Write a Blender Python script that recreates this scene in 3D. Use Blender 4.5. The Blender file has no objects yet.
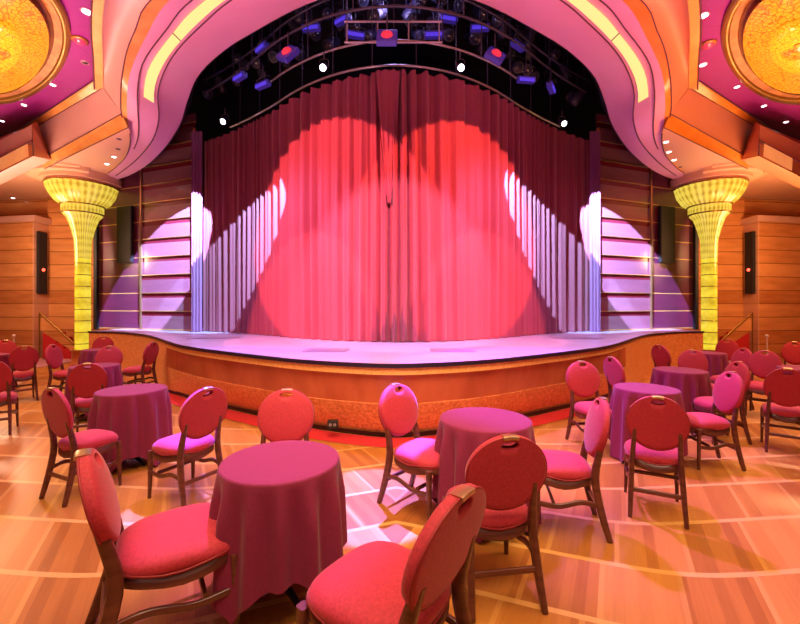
import bpy, bmesh, math, random
from mathutils import Vector, Matrix
random.seed(7)
S = bpy.context.scene
COL = S.collection
PI = math.pi
CX, F, HY, H = 396.0, 400.0, 306.0, 1.62     # image axis, focal length (px), horizon row, eye height

def at(px, py, D):
    return Vector(((px-CX)/F*D, D, H-(py-HY)/F*D))
def atz(px, py, Z):
    D = (Z-H)*F/(HY-py)
    return Vector(((px-CX)/F*D, D, Z))
def mir(v): return Vector((-v[0], v[1], v[2]))

# ------------------------------------------------------------------ tags
def tag(o, label=None, cat=None, group=None, kind=None):
    if label: o['label'] = label
    if cat: o['category'] = cat
    if group: o['group'] = group
    if kind: o['kind'] = kind
    return o
def thing(name, label, cat, loc=(0,0,0), rz=0, group=None):
    o = bpy.data.objects.new(name, None); COL.objects.link(o)
    o.location = loc; o.rotation_euler = (0,0,rz); o.empty_display_size = .1
    return tag(o, label, cat, group)
def copy_tree(o, parent=None):
    c = o.copy(); COL.objects.link(c); c.parent = parent
    for ch in o.children: copy_tree(ch, c)
    return c

# ------------------------------------------------------------------ mesh builder
class MB:
    def __init__(s): s.v = []; s.f = []; s.sm = []
    def add(s, vs, fs, smooth=True):
        b = len(s.v); s.v += [tuple(v) for v in vs]
        for f in fs: s.f.append([b+i for i in f]); s.sm.append(smooth)
    def grid(s, rows, close=False, smooth=True, flip=False):
        n = len(rows[0]); vs = [v for r in rows for v in r]; fs = []
        for i in range(len(rows)-1):
            for j in range(n if close else n-1):
                k = (j+1) % n
                q = [i*n+j, i*n+k, (i+1)*n+k, (i+1)*n+j]
                fs.append(q[::-1] if flip else q)
        s.add(vs, fs, smooth)
    def box(s, c, size, rz=0, M=None):
        hx, hy, hz = [a/2 for a in size]
        R = M if M is not None else Matrix.Rotation(rz, 3, 'Z')
        c = Vector(c)
        vs = [c + R @ Vector((x,y,z)) for x in (-hx,hx) for y in (-hy,hy) for z in (-hz,hz)]
        s.add(vs, [(0,1,3,2),(4,6,7,5),(0,4,5,1),(2,3,7,6),(0,2,6,4),(1,5,7,3)], False)
    def prism(s, pts, z0, z1):
        n = len(pts)
        vs = [(p[0],p[1],z0) for p in pts]+[(p[0],p[1],z1) for p in pts]
        fs = [(i,(i+1)%n,n+(i+1)%n,n+i) for i in range(n)]+[tuple(range(n))[::-1], tuple(range(n,2*n))]
        s.add(vs, fs, False)
    def lathe(s, prof, n=32, c=(0,0,0), flute=0, nf=24, caps=True):
        rows = []
        for r, z in prof:
            rows.append([(c[0]+r*(1+flute*math.cos(nf*2*PI*j/n))*math.cos(2*PI*j/n), c[1]+r*(1+flute*math.cos(nf*2*PI*j/n))*math.sin(2*PI*j/n), c[2]+z) for j in range(n)])
        s.grid(rows, close=True)
        if caps:
            for row, fl in ((rows[0], True), (rows[-1], False)):
                s.add(row, [tuple(range(n))[::-1] if fl else tuple(range(n))], False)
    def tube(s, pts, rad, n=8, flat=None, caps=True, power=2.0):
        # rad: number or list (rx, ry) per point; section is a superellipse
        pts = [Vector(p) for p in pts]; N = len(pts); rows = []
        up = Vector((0,0,1))
        t0 = (pts[1]-pts[0]).normalized()
        a = Vector((1,0,0)) if abs(t0.x) < .9 else Vector((0,1,0))
        if flat is not None: a = Vector(flat)
        for i, p in enumerate(pts):
            t = (pts[min(i+1,N-1)]-pts[max(i-1,0)]).normalized()
            u = (a - t*a.dot(t)).normalized(); w = t.cross(u)
            r = rad[i] if isinstance(rad, (list,tuple)) and not isinstance(rad, tuple) else rad
            rx, ry = (r, r) if not isinstance(r, tuple) else r
            row = []
            for j in range(n):
                th = 2*PI*(j+.5)/n; cc, ss = math.cos(th), math.sin(th)
                e = 2.0/power
                row.append(p + u*rx*math.copysign(abs(cc)**e, cc) + w*ry*math.copysign(abs(ss)**e, ss))
            rows.append(row)
        s.grid(rows, close=True)
        if caps:
            s.add(rows[0], [tuple(range(n))[::-1]], False); s.add(rows[-1], [tuple(range(n))], False)
    def build(s, name, mat, parent=None, loc=None, weld=False, bevel=0):
        me = bpy.data.meshes.new(name); me.from_pydata(s.v, [], s.f); me.update()
        me.polygons.foreach_set('use_smooth', s.sm)
        bm = bmesh.new(); bm.from_mesh(me)
        if weld: bmesh.ops.remove_doubles(bm, verts=bm.verts, dist=1e-5)
        bmesh.ops.recalc_face_normals(bm, faces=bm.faces); bm.to_mesh(me); bm.free()
        me.materials.append(mat)
        o = bpy.data.objects.new(name, me); COL.objects.link(o)
        if parent: o.parent = parent
        if loc: o.location = loc
        if bevel:
            m = o.modifiers.new('b', 'BEVEL'); m.width = bevel; m.segments = 2
        return o

def cr(P, n):
    """centripetal-ish Catmull-Rom resampled to n points"""
    P = [Vector(p) for p in P]; Q = [2*P[0]-P[1]]+P+[2*P[-1]-P[-2]]
    out = []
    for k in range(len(P)-1):
        a,b,c,d = Q[k:k+4]
        for i in range(24):
            t = i/24
            out.append(.5*((2*b)+(c-a)*t+(2*a-5*b+4*c-d)*t*t+(3*b-a-3*c+d)*t**3))
    out.append(P[-1])
    L = [0]
    for i in range(1, len(out)): L.append(L[-1]+(out[i]-out[i-1]).length)
    res = []; k = 0
    for i in range(n):
        x = L[-1]*i/(n-1)
        while k < len(L)-2 and L[k+1] < x: k += 1
        u = (x-L[k])/max(1e-9, L[k+1]-L[k]); res.append(out[k].lerp(out[k+1], min(1,u)))
    return res

# ------------------------------------------------------------------ materials
def mat(name, col, rough=.5, metal=0, spec=.5, emit=None, es=0, noise=None, bump=0, bscale=30, sheen=0, coat=0, alpha=None):
    m = bpy.data.materials.new(name); m.use_nodes = True
    nt = m.node_tree; b = nt.nodes['Principled BSDF']
    b.inputs['Base Color'].default_value = (*col, 1); b.inputs['Roughness'].default_value = rough
    b.inputs['Metallic'].default_value = metal; b.inputs['Specular IOR Level'].default_value = spec
    if sheen: b.inputs['Sheen Weight'].default_value = sheen; b.inputs['Sheen Roughness'].default_value = .4
    if coat: b.inputs['Coat Weight'].default_value = coat; b.inputs['Coat Roughness'].default_value = .1
    if emit: b.inputs['Emission Color'].default_value = (*emit,1); b.inputs['Emission Strength'].default_value = es
    if noise or bump:
        tc = nt.nodes.new('ShaderNodeTexCoord')
    if noise:
        col2, sc, stretch = noise
        mp = nt.nodes.new('ShaderNodeMapping'); mp.inputs['Scale'].default_value = stretch
        nz = nt.nodes.new('ShaderNodeTexNoise'); nz.inputs['Scale'].default_value = sc; nz.inputs['Detail'].default_value = 5
        rp = nt.nodes.new('ShaderNodeValToRGB'); rp.color_ramp.elements[0].color = (*col,1); rp.color_ramp.elements[1].color = (*col2,1)
        rp.color_ramp.elements[0].position = .35; rp.color_ramp.elements[1].position = .68
        nt.links.new(tc.outputs['Object'], mp.inputs['Vector']); nt.links.new(mp.outputs[0], nz.inputs['Vector'])
        nt.links.new(nz.outputs['Fac'], rp.inputs[0]); nt.links.new(rp.outputs[0], b.inputs['Base Color'])
    if bump:
        n2 = nt.nodes.new('ShaderNodeTexNoise'); n2.inputs['Scale'].default_value = bscale
        bp = nt.nodes.new('ShaderNodeBump'); bp.inputs['Strength'].default_value = bump; bp.inputs['Distance'].default_value = .01
        nt.links.new(tc.outputs['Object'], n2.inputs['Vector']); nt.links.new(n2.outputs['Fac'], bp.inputs['Height'])
        nt.links.new(bp.outputs[0], b.inputs['Normal'])
    return m

class NT:
    def __init__(s, m): s.nt = m.node_tree
    def n(s, t, **kw):
        o = s.nt.nodes.new(t)
        for k, v in kw.items(): setattr(o, k, v)
        return o
    def L(s, a, b): s.nt.links.new(a, b)
    def math(s, op, a, b=None, c=None):
        o = s.n('ShaderNodeMath', operation=op)
        for i, x in enumerate((a,b,c)):
            if x is None: continue
            if isinstance(x, (int,float)): o.inputs[i].default_value = x
            else: s.L(x, o.inputs[i])
        return o.outputs[0]
    def mix(s, fac, a, b, blend='MIX'):
        o = s.n('ShaderNodeMix', data_type='RGBA', blend_type=blend)
        for sock, x in ((o.inputs[0],fac),(o.inputs[6],a),(o.inputs[7],b)):
            if isinstance(x, tuple): sock.default_value = (*x,1)
            elif isinstance(x, (int,float)): sock.default_value = x
            else: s.L(x, sock)
        return o.outputs[2]

def floor_mat():
    m = mat('parquet', (.5,.2,.06), rough=.3, spec=.5); g = NT(m); b = m.node_tree.nodes['Principled BSDF']
    tc = g.n('ShaderNodeTexCoord'); sx = g.n('ShaderNodeSeparateXYZ'); g.L(tc.outputs['Object'], sx.inputs[0])
    X, Y = sx.outputs[0], sx.outputs[1]
    a = g.math('ABSOLUTE', X)
    r1 = g.math('MULTIPLY', a, .36); r2 = g.math('SUBTRACT', .80, g.math('MULTIPLY', a, .10))
    gg = g.math('SMOOTH_MIN', r1, r2, .25)
    v = g.math('DIVIDE', g.math('ADD', g.math('ADD', Y, gg), -.13), .57)
    u = g.math('SUBTRACT', a, g.math('MULTIPLY', Y, .55))
    row = g.math('FLOOR', v); fv = g.math('FRACT', v)
    band = g.math('LESS_THAN', fv, .075)
    uo = g.math('ADD', u, g.math('MULTIPLY', row, .37))
    blk = g.math('DIVIDE', uo, .46); fb = g.math('FRACT', blk)
    lb = g.math('LESS_THAN', fb, .07)
    pl = g.math('FLOOR', g.math('DIVIDE', uo, .073))
    cmb = g.n('ShaderNodeCombineXYZ'); g.L(pl, cmb.inputs[0]); g.L(row, cmb.inputs[1])
    wn = g.n('ShaderNodeTexWhiteNoise', noise_dimensions='2D'); g.L(cmb.outputs[0], wn.inputs['Vector'])
    cm2 = g.n('ShaderNodeCombineXYZ'); g.L(g.math('FLOOR', blk), cm2.inputs[0]); g.L(row, cm2.inputs[1])
    wn2 = g.n('ShaderNodeTexWhiteNoise', noise_dimensions='2D'); g.L(cm2.outputs[0], wn2.inputs['Vector'])
    cm3 = g.n('ShaderNodeCombineXYZ'); g.L(g.math('MULTIPLY', u, 60), cm3.inputs[0]); g.L(g.math('MULTIPLY', Y, 4), cm3.inputs[1])
    nz = g.n('ShaderNodeTexNoise'); nz.inputs['Scale'].default_value = 1; nz.inputs['Detail'].default_value = 4; g.L(cm3.outputs[0], nz.inputs['Vector'])
    f = g.math('ADD', g.math('MULTIPLY', wn.outputs[0], .30), g.math('ADD', g.math('MULTIPLY', wn2.outputs[0], .45), g.math('MULTIPLY', nz.outputs['Fac'], .3)))
    rp = g.n('ShaderNodeValToRGB'); e = rp.color_ramp.elements
    e[0].position = .1; e[0].color = (.25,.075,.012,1); e[1].position = .95; e[1].color = (.58,.26,.05,1)
    k = rp.color_ramp.elements.new(.5); k.color = (.42,.155,.026,1)
    g.L(f, rp.inputs[0])
    c1 = g.mix(g.math('MULTIPLY', lb, .55), rp.outputs[0], (.60,.30,.07))
    c2 = g.mix(g.math('MULTIPLY', band, .8), c1, (.68,.37,.10))
    g.L(c2, b.inputs['Base Color'])
    return m

def band_mat(name, c1, c2, line, step, rough=.3, lw=.06, off=0, alt=None, metal=0, period=None):
    """horizontal bands along world Z with thin metal lines between them"""
    m = mat(name, c1, rough=rough); g = NT(m); b = m.node_tree.nodes['Principled BSDF']
    tc = g.n('ShaderNodeTexCoord'); sx = g.n('ShaderNodeSeparateXYZ'); g.L(tc.outputs['Object'], sx.inputs[0])
    v = g.math('DIVIDE', g.math('ADD', sx.outputs[2], off), step)
    row = g.math('FLOOR', v); fv = g.math('FRACT', v)
    ln = g.math('LESS_THAN', fv, lw)
    mp = g.n('ShaderNodeMapping'); mp.inputs['Scale'].default_value = (1.2,1.2,7); g.L(tc.outputs['Object'], mp.inputs[0])
    ad = g.n('ShaderNodeVectorMath', operation='ADD'); cm = g.n('ShaderNodeCombineXYZ'); g.L(g.math('MULTIPLY', row, 3.7), cm.inputs[0])
    g.L(mp.outputs[0], ad.inputs[0]); g.L(cm.outputs[0], ad.inputs[1])
    nz = g.n('ShaderNodeTexNoise'); nz.inputs['Scale'].default_value = .9; nz.inputs['Detail'].default_value = 5; g.L(ad.outputs[0], nz.inputs['Vector'])
    wn = g.n('ShaderNodeTexWhiteNoise', noise_dimensions='1D'); g.L(row, wn.inputs['W'])
    f = g.math('ADD', g.math('MULTIPLY', nz.outputs['Fac'], .9), g.math('MULTIPLY', wn.outputs[0], .5))
    rp = g.n('ShaderNodeValToRGB'); rp.color_ramp.elements[0].position = .35; rp.color_ramp.elements[1].position = 1
    rp.color_ramp.elements[0].color = (*c1,1); rp.color_ramp.elements[1].color = (*c2,1); g.L(f, rp.inputs[0])
    col = rp.outputs[0]
    if alt:
        sel = g.math('MULTIPLY', g.math('GREATER_THAN', fv, alt[1]), 1)
        col = g.mix(sel, col, alt[0])
    c = g.mix(ln, col, line); g.L(c, b.inputs['Base Color'])
    return m

def tile_mat(name, c, line, step):
    m = mat(name, c, rough=.45); g = NT(m); b = m.node_tree.nodes['Principled BSDF']
    tc = g.n('ShaderNodeTexCoord'); sx = g.n('ShaderNodeSeparateXYZ'); g.L(tc.outputs['Object'], sx.inputs[0])
    def ln(s, w): return g.math('LESS_THAN', g.math('FRACT', g.math('DIVIDE', s, step)), w)
    k = g.math('MAXIMUM', ln(sx.outputs[0], .012), ln(sx.outputs[1], .012))
    g.L(g.mix(k, c, line), b.inputs['Base Color'])
    return m

def lace_mat(name, c1, c2, es, scale, lo, hi):
    """glowing cut-glass pattern"""
    m = mat(name, c1, rough=.3); g = NT(m); b = m.node_tree.nodes['Principled BSDF']
    tc = g.n('ShaderNodeTexCoord'); vo = g.n('ShaderNodeTexVoronoi', feature='DISTANCE_TO_EDGE'); vo.inputs['Scale'].default_value = scale
    g.L(tc.outputs['Object'], vo.inputs['Vector'])
    rp = g.n('ShaderNodeValToRGB'); rp.color_ramp.elements[0].color = (*c1,1); rp.color_ramp.elements[1].color = (*c2,1)
    rp.color_ramp.elements[0].position = lo; rp.color_ramp.elements[1].position = hi
    g.L(vo.outputs['Distance'], rp.inputs[0]); g.L(g.mix(.7, rp.outputs[0], (0.,0.,0.)), b.inputs['Base Color']); g.L(rp.outputs[0], b.inputs['Emission Color'])
    b.inputs['Emission Strength'].default_value = es
    return m

M = {}
M['floor'] = floor_mat()
M['velvet'] = mat('red_velvet', (.40,.018,.035), rough=.75, noise=((.52,.03,.05), 90, (1,1,1)), bump=.06, bscale=260, sheen=.2)
M['velvet_back'] = M['velvet']
M['piping'] = mat('dark_red_piping', (.30,.015,.02), rough=.6)
M['dwood'] = mat('dark_mahogany', (.085,.02,.012), rough=.3, noise=((.15,.04,.02), 6, (1,1,6)), coat=.3)
M['brass'] = mat('worn_brass', (.55,.36,.2), rough=.3, metal=.8)
M['cloth'] = mat('burgundy_cloth', (.21,.012,.055), rough=.85, sheen=.1, noise=((.25,.016,.065), 90, (1,1,1)))
M['ctop'] = M['cloth']
M['curtain'] = mat('stage_curtain_red', (.245,.04,.08), rough=.8, sheen=.15)
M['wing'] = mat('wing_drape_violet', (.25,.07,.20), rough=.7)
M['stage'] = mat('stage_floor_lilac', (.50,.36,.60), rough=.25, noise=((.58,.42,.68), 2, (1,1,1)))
M['hatch'] = mat('stage_hatch', (.28,.17,.30), rough=.4)
M['black'] = mat('black_paint', (.008,.006,.012), rough=.6)
M['lip'] = mat('dark_stage_lip', (.02,.012,.03), rough=.35)
M['burl'] = mat('orange_burl', (.70,.24,.07), rough=.32, noise=((1,.50,.20), 26, (1,1,1)))
M['mahog'] = mat('mahogany_band', (.42,.08,.03), rough=.25, noise=((.55,.13,.05), 3, (1,1,.3)))
M['goldlip'] = mat('gold_lip', (.85,.38,.09), rough=.35, noise=((1,.52,.16), 25, (1,1,1)))
M['carpet'] = mat('red_carpet', (.55,.015,.02), rough=.95)
M['carpet2'] = mat('patterned_carpet', (.35,.06,.12), rough=.95, noise=((.6,.35,.4), 12, (1,1,1)))
for sd, kk in (('left', 0), ('right', 1)):  # same salmon and amber surfaces; each side's light tint is put into the colour
    M['salmon'+sd] = mat('salmon_plaster_lit_'+sd, [(.62,.35,.30),(.62,.24,.12)][kk], rough=.4, noise=([(.70,.41,.36),(.68,.28,.15)][kk], .7, (1,1,1)))
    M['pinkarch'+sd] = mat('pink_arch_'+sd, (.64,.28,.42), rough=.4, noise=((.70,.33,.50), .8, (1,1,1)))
    M['gold'+sd] = mat('amber_trim_lit_'+sd, [(.58,.23,.05),(.60,.19,.018)][kk], rough=.3, noise=([(.70,.34,.10),(.70,.25,.03)][kk], 3, (1,1,1)))
M['cream'] = mat('cream_soffit', (.72,.40,.25), rough=.4)
M['soffit'] = mat('tan_soffit', (.62,.33,.22), rough=.35)
M['ochre'] = mat('ochre_end', (.50,.14,.05), rough=.3)
M['groove'] = mat('dark_groove', (.10,.02,.05), rough=.6)
M['pinkceil'] = tile_mat('magenta_ceiling', (.25,.012,.185), (.17,.008,.12), .9)
M['strip'] = mat('yellow_light_strip', (.3,.25,.1), emit=(1,.80,.26), es=.95)
M['white_l'] = mat('white_downlight', (1,1,1), emit=(1,.9,.9), es=6)
M['ringw'] = mat('downlight_trim', (.6,.35,.4), rough=.3, metal=.5)
M['dark_l'] = mat('dark_downlight', (.03,.01,.02), rough=.4)
M['wood'] = band_mat('wall_wood_bands', (.50,.17,.05), (.80,.36,.13), (.22,.07,.02), .42, rough=.25, lw=.05)
M['pil'] = band_mat('pilaster_bands', (.62,.30,.2), (.72,.38,.27), (.4,.18,.08), .42, rough=.3, lw=.04)
M['purple'] = band_mat('side_stage_panel', (.09,.012,.05), (.14,.02,.075), (.62,.36,.12), .49, rough=.4, lw=.05)
M['glossy'] = band_mat('side_stage_gloss_panel', (.20,.075,.13), (.28,.11,.18), (.6,.30,.10), .49, rough=.14, lw=.05, alt=((.16,.015,.035), .76))
M['spk'] = mat('black_speaker_grille', (.012,.008,.012), rough=.7)
M['redlamp'] = mat('red_lamp', (1,.05,.03), emit=(1,.06,.03), es=6)
def flute_mat(name, c1, c2, es, nf, zs):
    m = mat(name, c1, rough=.25); g = NT(m); b = m.node_tree.nodes['Principled BSDF']
    tc = g.n('ShaderNodeTexCoord'); sx = g.n('ShaderNodeSeparateXYZ'); g.L(tc.outputs['Object'], sx.inputs[0])
    an = g.math('ARCTAN2', sx.outputs[1], sx.outputs[0])
    f = g.math('MULTIPLY', g.math('ADD', g.math('SINE', g.math('MULTIPLY', an, nf)), 1), .5)
    z = g.math('MULTIPLY', g.math('ADD', g.math('SINE', g.math('MULTIPLY', sx.outputs[2], zs)), 1), .5)
    nz = g.n('ShaderNodeTexNoise'); nz.inputs['Scale'].default_value = 7; g.L(tc.outputs['Object'], nz.inputs['Vector'])
    k = g.math('ADD', g.math('MULTIPLY', f, .45), g.math('ADD', g.math('MULTIPLY', z, .25), g.math('MULTIPLY', nz.outputs['Fac'], .5)))
    rp = g.n('ShaderNodeValToRGB'); rp.color_ramp.elements[0].color = (*c1,1); rp.color_ramp.elements[1].color = (*c2,1)
    rp.color_ramp.elements[0].position = .15; rp.color_ramp.elements[1].position = .75
    g.L(k, rp.inputs[0]); g.L(g.mix(.7, rp.outputs[0], (0.,0.,0.)), b.inputs['Base Color']); g.L(rp.outputs[0], b.inputs['Emission Color'])
    b.inputs['Emission Strength'].default_value = es
    return m
M['colglow'] = flute_mat('yellow_column_glass', (.45,.22,.0), (1,.80,.05), .85, 0, 13.6)
M['capglow'] = flute_mat('yellow_capital_glass', (.50,.26,.0), (1,.78,.10), .78, 32, 34)
M['goldm'] = mat('gold_band', (.32,.16,.03), rough=.3, metal=.7)
M['chand'] = lace_mat('amber_chandelier_glass', (.55,.09,.002), (1,.40,.015), .85, 15, .0, .14)
M['chand2'] = lace_mat('amber_chandelier_core', (.75,.18,.002), (1,.55,.02), .95, 20, .0, .14)
M['goldring'] = mat('bronze_gold_ring', (.20,.06,.012), rough=.4, metal=.3, noise=((.46,.17,.035), 3, (1,1,1)))
M['niche'] = mat('amber_lit_niche', (.9,.45,.15), emit=(1,.45,.15), es=.35, noise=((.7,.2,.06), 1.2, (1,1,1)))
M['rig'] = mat('rig_black', (.025,.02,.045), rough=.4)
M['rigblue'] = mat('rig_blue_glow', (.03,.02,.16), rough=.3, emit=(.08,.04,.6), es=.18)  # blue light on the housings put in as weak emission
M['steel'] = mat('rig_steel', (.32,.30,.33), rough=.3, metal=.6)
M['lensblue'] = mat('lens_blue', (.05,.05,.5), emit=(.10,.05,1), es=.6)
M['lensred'] = mat('lens_red', (.5,.02,.05), emit=(1,.05,.1), es=.5)
M['lenswhite'] = mat('lens_white', (1,1,1), emit=(.85,.95,1), es=25)
M['lensoff'] = mat('lens_off', (.03,.03,.05), rough=.1)
M['white'] = mat('white_enamel', (.8,.7,.65), rough=.3)
M['socket'] = mat('black_plastic', (.01,.01,.01), rough=.35)

def struct(mb, name, m, bevel=0, parent=None, weld=False):
    o = mb.build(name, m, parent, weld=weld, bevel=bevel)
    if not parent: o['kind'] = 'structure'
    return o

# ------------------------------------------------------------------ floor
b = MB(); b.box((0,6,-.05), (34,26,.1)); struct(b, 'floor', M['floor'])

# ------------------------------------------------------------------ stage
edge_half = [(-7.95,10.35),(-7.0,10.05),(-5.9,9.3),(-5.0,8.35),(-4.3,7.5),(-3.55,6.65),(-2.9,6.08),(-2.0,5.42),(-1.2,4.9),(-.55,4.62),(0,4.50)]
full = [Vector((x,y,0)) for x,y in edge_half]+[Vector((-x,y,0)) for x,y in edge_half[-2::-1]]
EDGE = cr(full, 121)
SZ = .97
def off(p, d):   # toward the heart of the stage
    c = Vector((0,10.5,0)); v = (c-p); v.z = 0
    return p + v.normalized()*d
root = thing('stage', 'raised bow-fronted stage with lilac floor and orange burl front', 'stage', (0,8,0))
def stage_part(mb, name, m): return mb.build(name, m, root)
for nm, prof, m, rng in (
    ('stage_edge', [(-.03,SZ+.002),(-.03,SZ-.045),(.02,SZ-.045)], 'lip', (0,120)),
    ('gold_band', [(0.0,SZ-.045),(.01,SZ-.13)], 'goldlip', (28,92)),
    ('mahogany_band', [(.06,SZ-.13),(.16,SZ-.49)], 'mahog', (28,92)),
    ('lower_panel', [(.14,SZ-.49),(.42,.06)], 'burl', (28,92))):
    mb = MB()
    fd = lambda i: 1-abs((i-60)/32)**3 if nm not in ('stage_edge',) else 1
    rows = [[off(EDGE[i], d*fd(i))+Vector((0,-8,z)) for i in range(rng[0], rng[1]+1)] for d, z in prof]
    if nm in ('mahogany_band','lower_panel','gold_band'):
        d, z = prof[0]; rows.insert(0, [off(EDGE[i], d+(.1 if nm != 'mahogany_band' else .2))+Vector((0,-8,z)) for i in range(rng[0], rng[1]+1)])
        d, z = prof[-1]; rows.append([off(EDGE[i], d+.12)+Vector((0,-8,z-.0)) for i in range(rng[0], rng[1]+1)])
    for a_ in range(len(rows)-1): mb.grid(rows[a_:a_+2])
    stage_part(mb, nm, M[m])
for a, c in ((0,28),(92,120)):
    mb = MB(); mb.grid([[EDGE[i]+Vector((0,-8,z)) for i in range(a,c+1)] for z in (SZ-.045, 0)])
    k = 28 if a == 0 else 92
    mb.grid([[off(EDGE[k], d)+Vector((0,-8,z)) for d in (0,.6)] for z in (SZ-.045, 0)])
    stage_part(mb, 'side_panel', M['burl'])
mb = MB(); fe = lambda i: 1-min(1,abs((i-60)/32))**3
mb.grid([[off(EDGE[i], .36*fe(i)+.01)+Vector((0,-8,.075)) for i in range(28,93)], [off(EDGE[i], .42*fe(i)+.01)+Vector((0,-8,.0)) for i in range(28,93)]])
stage_part(mb, 'kick_board', M['lip'])
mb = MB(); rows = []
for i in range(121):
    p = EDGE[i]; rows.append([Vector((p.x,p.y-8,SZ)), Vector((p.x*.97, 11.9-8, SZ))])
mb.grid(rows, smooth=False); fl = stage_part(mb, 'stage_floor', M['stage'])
for px, py, w, d in ((327,350.5,.62,.42),(452,350.5,.62,.42),(215,338,.9,.5),(575,338,.9,.5)):
    D = 260/(py-HY); mb = MB(); mb.box(((px-CX)/F*D, D-8, SZ+.004), (w,d,.008)); mb.build('floor_hatch', M['hatch'], root)
# carpet runner on the floor in front of the stage
mb = MB(); mb.grid([[off(EDGE[i], .40*fe(i))+Vector((0,0,.006)) for i in range(26,95)], [off(EDGE[i], .40*fe(i)-.34)+Vector((0,0,.006)) for i in range(26,95)]])
tag(mb.build('carpet_runner', M['carpet']), 'thin red carpet strip running along foot of the stage front', 'carpet')
# socket box on the stage front
sb = thing('socket_box', 'small black socket box on lower burl panel of stage front', 'socket', at(333,424,4.86))
mb = MB(); mb.box((0,0,0), (.13,.07,.10)); mb.build('case', M['socket'], sb, bevel=.008)
for s in (-1,1):
    mb = MB(); mb.lathe([(.018,-.008),(.018,.004)], 16); o = mb.build('outlet', M['steel'], sb); o.rotation_euler = (PI/2,0,0); o.location = (s*.027,-.036,0)

# ------------------------------------------------------------------ curtain
cur_half = [(-5.0,10.3),(-4.3,9.9),(-3.5,9.35),(-2.7,8.7),(-1.85,7.95),(-.95,7.42),(0,7.22)]
cfull = [Vector((x,y,0)) for x,y in cur_half]+[Vector((-x,y,0)) for x,y in cur_half[-2::-1]]
NC = 1441; CUR = cr(cfull, NC)
def cur_normal(i):
    t = CUR[min(i+2,NC-1)]-CUR[max(i-2,0)]
    return Vector((t.y,-t.x,0)).normalized()
Lc = sum((CUR[i+1]-CUR[i]).length for i in range(NC-1)); ds = Lc/(NC-1)
phase = []; ph = 0; ph2 = 0
rnd = random.Random(3); wv = [rnd.uniform(0,6.28) for _ in range(6)]
for i in range(NC):
    s = i*ds
    ph += ds*2*PI/(.275*(1+.28*math.sin(s*1.7+wv[0])+.2*math.sin(s*3.3+wv[1])))
    phase.append(ph)
def fold(i, z):
    s = i*ds; k = (z-SZ)/5
    w = phase[i]+.25*math.sin(s*2.1+z*.8+wv[2])
    a = .078*(1-.68*abs(i*2/NC-1)**2)*(1+.35*math.sin(s*2.7+wv[3]))
    q = math.sin(w); q = math.copysign(abs(q)**.8, q)
    return a*(1-.25*k)*q + .018*math.sin(w*2.3+wv[4]+z*.25)
CT = 5.82
def curtain(name, i0, i1, label, extra=0):
    mb = MB(); rows = []
    zs = [SZ+.012 + (CT-SZ)*k/16 for k in range(17)]
    for z in zs:
        rows.append([CUR[i]+cur_normal(i)*(fold(i,z)+extra)+Vector((0,0,z)) for i in range(i0, i1)])
    mb.grid(rows); return tag(mb.build(name, M['curtain']), label, 'curtain')
curtain('stage_curtain', 12, NC//2+14, 'left half of the red pleated stage curtain, lilac lit at far left')
curtain('stage_curtain', NC//2-6, NC-12, 'right half of the red pleated stage curtain, lilac lit at far right', .05)
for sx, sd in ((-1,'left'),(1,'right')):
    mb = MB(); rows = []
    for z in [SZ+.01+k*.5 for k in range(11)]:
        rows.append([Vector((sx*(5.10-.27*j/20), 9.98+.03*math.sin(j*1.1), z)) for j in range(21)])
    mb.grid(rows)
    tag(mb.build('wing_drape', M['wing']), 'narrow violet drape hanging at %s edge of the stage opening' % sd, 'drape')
# gathered swag in the middle
mb = MB(); rows = []
for k in range(15):
    t = k/14; z = 5.80-2.35*t; w = .19*(1-t)**.8+.03
    rows.append([Vector((-.15+ w*math.sin(th)*1.0+.03*t, 7.13-.05*(1-t*.5)*math.cos(th)+.022*math.sin(th*9), z)) for th in [2*PI*j/48 for j in range(48)]])
mb.grid(rows, close=True)
tag(mb.build('swag_drape', M['curtain']), 'gathered red swag hanging to a point at centre of curtain top', 'drape')

# curtain track
def bar(name, Z, doff, i0, i1, r, mt, label, step=24, hangers=True):
    rt = thing(name, label, 'rail', (0,8,Z))
    mb = MB(); mb.tube([CUR[i]+cur_normal(i)*doff+Vector((0,-8,0)) for i in range(i0,i1,step)], r, n=6, flat=(0,0,1)); mb.build('pipe', M[mt], rt)
    if hangers:
        for i in range(i0+step*2, i1-step, step*4):
            mb = MB(); p = CUR[i]+cur_normal(i)*doff+Vector((0,-8,0)); mb.tube([p+Vector((0,0,.005)), p+Vector((0,0,1.9))], .010, n=6); mb.build('hanger', M['rig'], rt)
    return rt
bar('curtain_track', 5.95, .02, 140, NC-140, .022, 'steel', 'curved grey steel track right above the red curtain')
bar('lighting_bar', 6.25, .25, 380, NC-380, .02, 'steel', 'short curved grey pipe just above the curtain track')
bar('lighting_bar', 6.62, .55, 120, NC-120, .025, 'rig', 'long black lighting bar in the middle of the dark rig')
bar('lighting_bar', 7.15, .30, 60, NC-60, .025, 'rig', 'topmost black lighting bar in the dark rig')
# ladder truss in the centre
tr = thing('truss', 'short grey truss frame hanging in centre above curtain track', 'truss', (-.05,6.95,6.2))
for z in (.0,.36):
    mb = MB(); mb.tube([(-.85,0,z),(.85,0,z)], .02, n=6); mb.build('chord', M['steel'], tr)
for x in (-.8,-.27,.27,.8):
    mb = MB(); mb.tube([(x,0,0),(x,0,.36)], .014, n=6); mb.build('rung', M['steel'], tr)
for x in (-.8,.8):
    mb = MB(); mb.tube([(x,0,.36),(x,0,1.2)], .010, n=6); mb.build('hanger', M['rig'], tr)

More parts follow.
